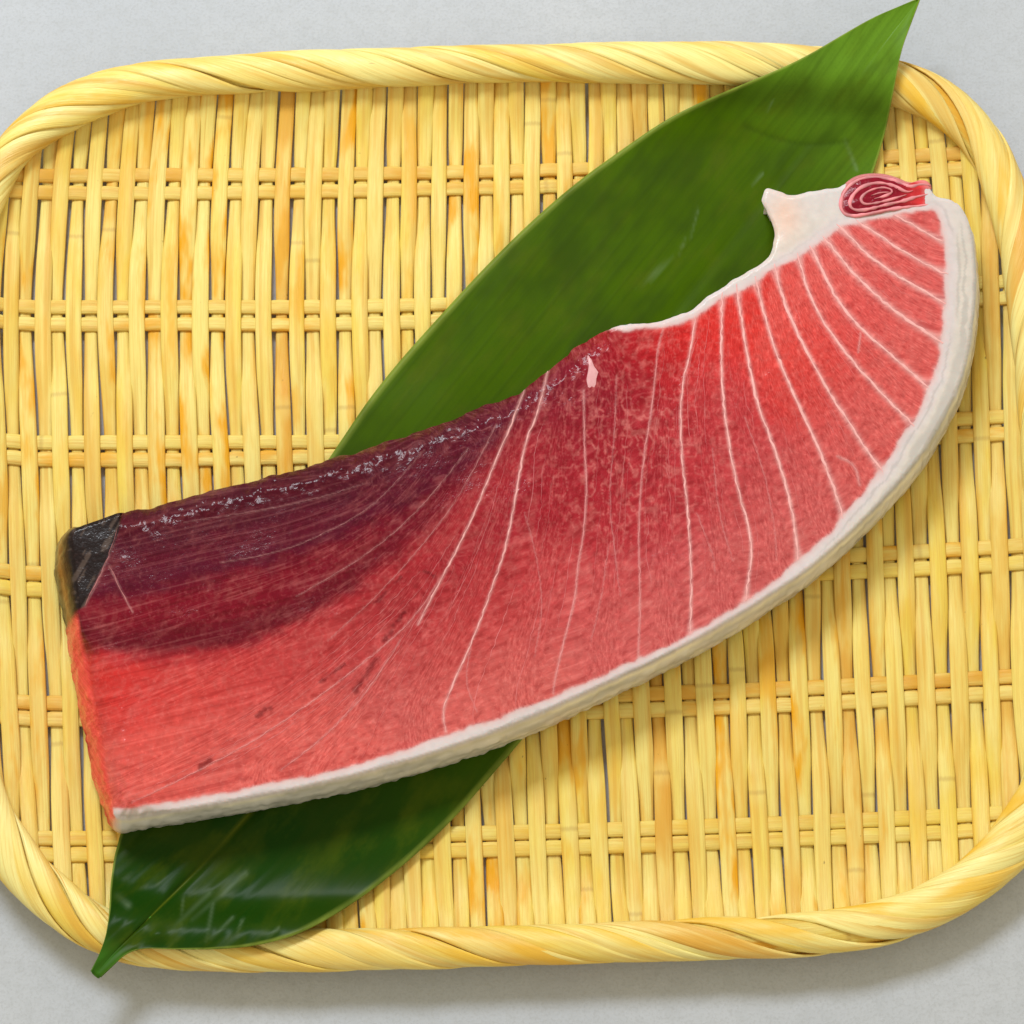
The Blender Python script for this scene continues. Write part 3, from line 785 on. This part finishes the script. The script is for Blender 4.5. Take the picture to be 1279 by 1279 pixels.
    fl = np.clip(1 - np.abs(rd + 0.5) / 5, 0, 1)[:, None] * 0.35
    C = C * (1 - fl) + np.array(lin((240, 190, 190))) * fl
    # black membrane in the far left corner
    bd = sdist(pts, BLACK)
    f = sstep(-1.5, 1.5, bd)[:, None]
    scr = sstep(0.72, 0.80, vnoise((x - y * -0.6) / 3.2, (x * -.6 + y) / 30, 103))[:, None]
    C = C * (1 - f) + (np.array(lin((30, 18, 20))) * (1 - .5 * scr) + np.array(lin((110, 92, 84))) * .5 * scr) * f
    return np.clip(C * np.where(rd < 1, 0.80, 0.76)[:, None], 0.002, 0.92), rd, bd

# interior points on a jittered lattice, triangulated inside the cut outline
st = 2.3
gx_, gy_ = np.meshgrid(np.arange(60, 1240, st), np.arange(200, 1060, st * 0.87))
gx_[1::2] += st / 2
pts = np.stack([gx_.ravel(), gy_.ravel()], 1)
pts = pts[sdist(pts, OC) > 1.8]
pts += rng.uniform(-0.25, 0.25, pts.shape)
allp = np.concatenate([OUT, pts])
res = delaunay_2d_cdt([Vector(p) for p in allp], [], [list(range(nO))], 1, 1e-4)
vv = np.array([tuple(v) for v in res[0]]); FT = np.array([f for f in res[2] if len(f) == 3])
orig = res[3]
ring = np.zeros(nO, int) - 1
for vi, ol in enumerate(orig):
    for o_ in ol:
        if o_ < nO: ring[o_] = vi
ring = ring[ring >= 0]
dE = np.clip(sdist(vv, OC), 0, None); dE[ring] = 0
zt = top_z(vv, dE)
TV = plan(vv[:, 0], vv[:, 1], zt)
TC, rdv, bdv = flesh_colour(vv, dE)
# sides: rows from the lip down to the board
wt = plan(OUT[:, 0], OUT[:, 1], ZT)[:, :2]
tw = np.roll(wt, -1, 0) - np.roll(wt, 1, 0); tw /= np.linalg.norm(tw, axis=1, keepdims=True)
wn = np.stack([-tw[:, 1], tw[:, 0]], 1)
nr = 9
rowsV, rowsC = [], []
offs = outl[:, 2] * MM
kernel = np.ones(9) / 9
offs = np.convolve(np.concatenate([offs[-4:], offs, offs[:4]]), kernel, 'valid')
RV = TV[ring] if len(ring) == nO else None
assert RV is not None
for r in range(1, nr + 1):
    t = r / nr
    bulge = 0.9 * MM * math.sin(math.pi * t) * np.where(oreg == 4, 1, 0.3) + (fbm(s_ / 9, np.full(nO, r * 0.7), 111, 2) - .5) * 0.8 * MM
    xy = RV[:, :2] + wn * (offs * t ** 0.8 + bulge)[:, None]
    zb = np.maximum(ZB, surf(xy[:, 0], xy[:, 1]) + 1.6 * MM)
    zz = RV[:, 2] * (1 - t) + zb * t
    rowsV.append(np.concatenate([xy, zz[:, None]], 1))
    c = np.zeros((nO, 3))
    grime = fbm(s_ / 26, np.full(nO, r * 0.55), 121, 3)[:, None]
    sk = SKINW * (1 - sstep(0.10, 0.25, t)) + SKIN * sstep(0.10, 0.25, t)
    sk = sk * (1.12 - 0.45 * grime)
    gl = sstep(0.50, 0.72, vnoise(s_ / 70, np.full(nO, r * 1.7), 123))[:, None] * 0.45
    sk = sk * (1 - gl) + np.array(lin((150, 150, 152))) * gl
    rd = np.array(lin((226, 74, 74))) * (0.85 + 0.3 * grime)
    och = np.array(lin((146, 92, 40))); blk = np.array(lin((38, 22, 22)))
    om = np.exp(-((t - 0.46) / 0.17) ** 2) * (0.75 + 0.5 * (grime - .5))
    me_ = blk * (1 - om) + och * om
    dk = np.array(lin((84, 14, 40))) * (0.8 + 0.4 * grime)
    wh = FATW * (0.9 + 0.15 * grime)
    for k, cc_ in enumerate((rd, me_, dk, wh, sk)):
        m = oreg == k
        c[m] = (cc_ + np.zeros((nO, 3)))[m]
    rowsC.append(c)
nV = len(TV)
AV = np.concatenate([TV] + rowsV); ACo = np.concatenate([TC] + rowsC)
# soften region changes along the side
for r in range(nr):
    blk_ = ACo[nV + r * nO: nV + (r + 1) * nO]
    for _ in range(3): blk_[:] = (np.roll(blk_, 1, 0) + blk_ + np.roll(blk_, -1, 0)) / 3
faces, lab = [], []
cen = vv[FT].mean(1); frd = rdv[FT].mean(1); fbd = bdv[FT].mean(1)
GUV = np.concatenate([grain_uv(vv)] + [grain_uv(OUT) + np.array([0, r * 2.0]) for r in range(1, nr + 1)])
tl = np.where(fbd > 0, 2, np.where(frd < 0.3, np.where((cen[:, 1] < 345) & (cen[:, 0] < 1165) | (cen[:, 0] < 880) & (cen[:, 1] < 430), 3, 1), 0))
# orient the top faces upwards
a, b, c = TV[FT[:, 0]], TV[FT[:, 1]], TV[FT[:, 2]]
flip = np.cross(b - a, c - a)[:, 2] < 0
FT[flip] = FT[flip][:, ::-1]
faces += [tuple(f) for f in FT]; lab += tl.tolist()
slab = {0: 0, 1: 2, 2: 0, 3: 3, 4: 4}
for r in range(nr):
    up = ring if r == 0 else np.arange(nO) + nV + (r - 1) * nO
    dn = np.arange(nO) + nV + r * nO
    for i in range(nO):
        j = (i + 1) % nO
        faces.append((up[i], up[j], dn[j], dn[i])); lab.append(slab[int(oreg[i])])
lab = np.array(lab)
# vertex normals of the whole slice, so that its parts meet without a crease
VN = np.zeros_like(AV)
for f in faces:
    pass
tri = np.array([f[:3] for f in faces])
fn = np.cross(AV[tri[:, 1]] - AV[tri[:, 0]], AV[tri[:, 2]] - AV[tri[:, 0]])
sgn = np.ones(len(fn))
# side faces must look outwards
nTop = len(FT)
ctr = AV[tri[nTop:]].mean(1)
k_ = (np.arange(len(fn) - nTop) % nO)
if (fn[nTop:, :2] * wn[k_]).sum(1).mean() < 0:
    faces = faces[:nTop] + [f[::-1] for f in faces[nTop:]]
    fn[nTop:] *= -1
for f_i in range(3): np.add.at(VN, tri[:, f_i], fn)
quad = np.array([f for f in faces[nTop:]])
np.add.at(VN, quad[:, 3], fn[nTop:]); 
VN /= np.linalg.norm(VN, axis=1, keepdims=True) + 1e-20
VT = np.zeros_like(AV)
for f_i in range(3): np.add.at(VT, tri[:nTop, f_i], fn[:nTop])
VT[ring] /= np.linalg.norm(VT[ring], axis=1, keepdims=True) + 1e-20
VN[ring] = VN[ring] * 0.35 + VT[ring] * 0.65
VN[ring] /= np.linalg.norm(VN[ring], axis=1, keepdims=True)
for k, (nm, mt) in enumerate((('flesh', M_FLESH), ('fat_rim', M_FAT), ('dark_membrane', M_DARKSKIN), ('fat_tip', M_FAT), ('skin', M_SKIN))):
    sel = np.where(lab == k)[0]
    fs = [faces[i] for i in sel]
    used = np.unique(np.concatenate([np.array(f) for f in fs]))
    mp = {int(v): i for i, v in enumerate(used)}
    ob = mesh_obj(nm, AV[used], [tuple(mp[int(v)] for v in f) for f in fs], mt, fish, GUV[used], ACo[used], True, VN[used])
# underside
mesh_obj('underside', AV[nV + (nr - 1) * nO:], [tuple(range(nO))[::-1]], M_FAT, fish, None, ACo[nV + (nr - 1) * nO:], False)

# seams as thin raised threads of fat
def thread(name, pl, w, v, parent, lift=0.10, seed=0, mat=None):
    q = resample(chaikin(pl, False, 2), step=2.6)
    L = len(q)
    q = q + np.stack([(vnoise(np.arange(L) * 0.35, np.full(L, seed * 3.1), 131) - .5) * 2.2, (vnoise(np.arange(L) * 0.35, np.full(L, seed * 3.1), 137) - .5) * 2.2], 1)
    t = np.linspace(0, 1, L)
    wd = 0.85 * w * (0.35 + 1.15 * vnoise(np.arange(L) * 0.45, np.full(L, seed * 1.7), 139)) * (0.35 + 0.65 * np.clip(np.minimum(t, 1 - t) * 8 + (0.4 if v > .8 else 0), 0, 1))
    tg = np.gradient(q, axis=0); tg /= np.linalg.norm(tg, axis=1, keepdims=True)
    sd = np.stack([-tg[:, 1], tg[:, 0]], 1)
    V = []
    for k, up in ((-.5, -.06), (-.28, lift * .8), (0, lift), (.28, lift * .8), (.5, -.06)):
        p = q + sd * (wd * k)[:, None]
        zz = top_z(p)
        V.append(plan(p[:, 0], p[:, 1], zz + up * MM))
    V = np.stack(V, 1).reshape(-1, 3)
    F = [(i * 5 + j, i * 5 + j + 1, (i + 1) * 5 + j + 1, (i + 1) * 5 + j) for i in range(L - 1) for j in range(4)]
    base_c = np.array(lin((232, 172, 172) if v > .7 else (222, 140, 144))); 
    under_c, _, _ = flesh_colour(q, None)
    mixf = np.clip(v * (0.75 + 0.4 * vnoise(np.arange(L) * 0.5, np.full(L, seed * 2.3), 141)), 0, 1)[:, None]
    c = under_c * (1 - mixf) + base_c * mixf
    return mesh_obj(name, V, F, mat or M_LINE, parent, None, np.repeat(c, 5, 0))
for si, (pl, w, v) in enumerate(SEAMS):
    thread('fat_seam', pl, w, v, fish, 0.10, si)

for k in range(0, len(GQ) - 4):
    A_, B_ = GQ[k], GQ[k + 1]
    for _ in range(3 if k < 9 else 7):
        f = rng.uniform(0.12, 0.88); t0 = rng.uniform(0.0, 0.7); t1 = min(1.0, t0 + rng.uniform(0.15, 0.45))
        q = A_ * (1 - f) + B_ * f
        t = np.linspace(t0, t1, 9) * (len(q) - 1)
        q = np.stack([np.interp(t, np.arange(len(q)), q[:, 0]), np.interp(t, np.arange(len(q)), q[:, 1])], 1)
        q = q + np.cumsum(rng.normal(0, 1.3, q.shape), 0) * np.array([1, .3])
        if (sdist(q, RED) < 3).any() or (sdist(q, OC) < 6).any(): continue
        thread('fat_seam', q, rng.uniform(0.7, 1.3), rng.uniform(0.14, 0.42), fish, 0.05, 100 + k * 7 + _)

# lens of fat on the far edge of the cut face
LENS = [(731, 432), (736, 444), (742, 452), (748, 462), (748, 474), (744, 484), (738, 491), (732, 490), (731, 478), (733, 465), (735, 455), (733, 444)]
lp = chaikin(LENS, True, 1); cL = lp.mean(0)
lp = cL + (lp - cL) * (0.72 + 0.34 * vnoise(np.arange(len(lp)) * 0.8, np.zeros(len(lp)), 171))[:, None]
V = [plan(*cL, top_z(cL[None])[0] + 0.4 * MM)]
for f, up in ((0.6, .3), (1.0, -.08)):
    q = cL + (lp - cL) * f
    V += list(plan(q[:, 0], q[:, 1], top_z(q) + up * MM))
k = len(lp)
F = [(0, 1 + (i + 1) % k, 1 + i) for i in range(k)] + [(1 + i, 1 + (i + 1) % k, 1 + k + (i + 1) % k, 1 + k + i) for i in range(k)]
mesh_obj('fat_lens', V, F, M_LINE, fish, None, np.tile(lin((214, 160, 166)), (len(V), 1)))

# the rolled dark red fold at the far right corner: a low mound with nested pale ridges
FO = np.array([(1044, 266), (1045, 250), (1050, 236), (1060, 224), (1076, 217), (1100, 216), (1120, 221), (1136, 229), (1150, 224), (1159, 226), (1164, 233), (1162, 240), (1167, 249), (1163, 259), (1150, 258), (1120, 264), (1088, 271), (1060, 274)], float)
fo = chaikin(FO, True, 2); cF = np.array([1096.0, 245.0])
zf = ZT - 0.1 * MM
V, Cc = [plan(cF[0], cF[1], zf + 1.55 * MM)], [lin((120, 14, 34))]
prof = ((.2, 1.5), (.4, 1.45), (.6, 1.3), (.8, 1.0), (.94, .4), (1.0, -.8), (1.0, -4))
for f, up in prof:
    q = cF + (fo - cF) * f
    V += list(plan(q[:, 0], q[:, 1], zf + (up + (fbm(q[:, 0] / 6, q[:, 1] / 6, 151) - .5) * .6) * MM))
    rt = sstep(1120, 1150, q[:, 0])[:, None]
    cb = np.array(lin((128, 14, 36))) * (1 - rt) + np.array(lin((206, 54, 58))) * rt
    cb = cb * (0.7 + 0.6 * fbm(q[:, 0] / 7, q[:, 1] / 7, 153))[:, None]
    if f > 0.9: cb = cb * 0.35 + np.array(lin((228, 150, 152))) * 0.65
    Cc += list(cb)
k = len(fo)
F = [(0, 1 + (i + 1) % k, 1 + i) for i in range(k)]
for r in range(len(prof) - 1):
    F += [(1 + r * k + i, 1 + r * k + (i + 1) % k, 1 + (r + 1) * k + (i + 1) % k, 1 + (r + 1) * k + i) for i in range(k)]
fold = mesh_obj('rolled_fold', V, F, M_FLESH, fish, None, np.array(Cc))
def fold_z(p):
    f = np.zeros(len(p))
    best = np.full(len(p), 1e9)
    r = np.linalg.norm(p - cF, axis=1); an = np.arctan2(p[:, 1] - cF[1], p[:, 0] - cF[0])
    fa = np.arctan2(fo[:, 1] - cF[1], fo[:, 0] - cF[0]); fr = np.linalg.norm(fo - cF, axis=1)
    o_ = np.argsort(fa); R = np.interp(an, fa[o_], fr[o_], period=2 * math.pi)
    return zf + np.interp(r / R, [0, .2, .4, .6, .8, .94, 1], [1.55, 1.5, 1.45, 1.3, 1.0, .4, -.5]) * MM
def loop(sx, sy, cx, cy, a0, a1, n=40):
    a = np.radians(np.linspace(a0, a1, n))
    return np.stack([cx + sx * np.cos(a), cy + sy * np.sin(a)], 1)
RIDGES = [(chaikin([(1163, 232), (1150, 229), (1137, 234), (1122, 227), (1102, 221), (1080, 221), (1063, 229), (1052, 243), (1049, 260), (1058, 270), (1085, 267), (1115, 260), (1163, 255)], False, 2), 4.6),
          (chaikin([(1161, 242), (1142, 246), (1128, 251), (1108, 255), (1086, 261), (1068, 263), (1060, 256), (1065, 243), (1077, 232), (1098, 227), (1118, 232), (1132, 240), (1140, 238)], False, 2), 4.2),
          (chaikin([(1132, 243), (1112, 249), (1092, 254), (1078, 255), (1074, 247), (1086, 237), (1104, 233), (1117, 238), (1108, 244), (1092, 248)], False, 2), 3.4),
          (chaikin([(1113, 240), (1100, 240), (1088, 244)], False, 2), 2.2)]
for q, w in RIDGES:
    q = resample(q, step=2.2)
    zz = fold_z(q) + 0.15 * MM
    Pq = plan(q[:, 0], q[:, 1], zz)
    T = np.gradient(Pq, axis=0); T /= np.linalg.norm(T, axis=1, keepdims=True)
    S = np.cross(T, np.array([0, 0, 1.0])); S /= np.linalg.norm(S, axis=1, keepdims=True); N2 = np.cross(S, T)
    ww = w * 0.234 * MM * (0.25 + 0.75 * np.clip(np.minimum(np.arange(len(q)), len(q) - 1 - np.arange(len(q))) / 6, 0, 1)) * (0.55 + 0.9 * vnoise(np.arange(len(q)) * .4, np.full(len(q), w * 9), 157))
    V, F, _u = sweep(Pq, S, N2, ww, 0.9 * MM, [(-.5, -.6), (-.42, -.05), (0, .22), (.42, -.05), (.5, -.6)])
    mesh_obj('fold_ridge', V, F, M_LINE, fold, None, np.repeat(np.array(lin((226, 140, 150))) * (0.55 + 0.45 * vnoise(np.arange(len(q)) * .22, np.full(len(q), w * 5), 161))[:, None] * np.array([1, .8, .8]) + 0.12 * np.array([1, .8, .85]), 5, 0))
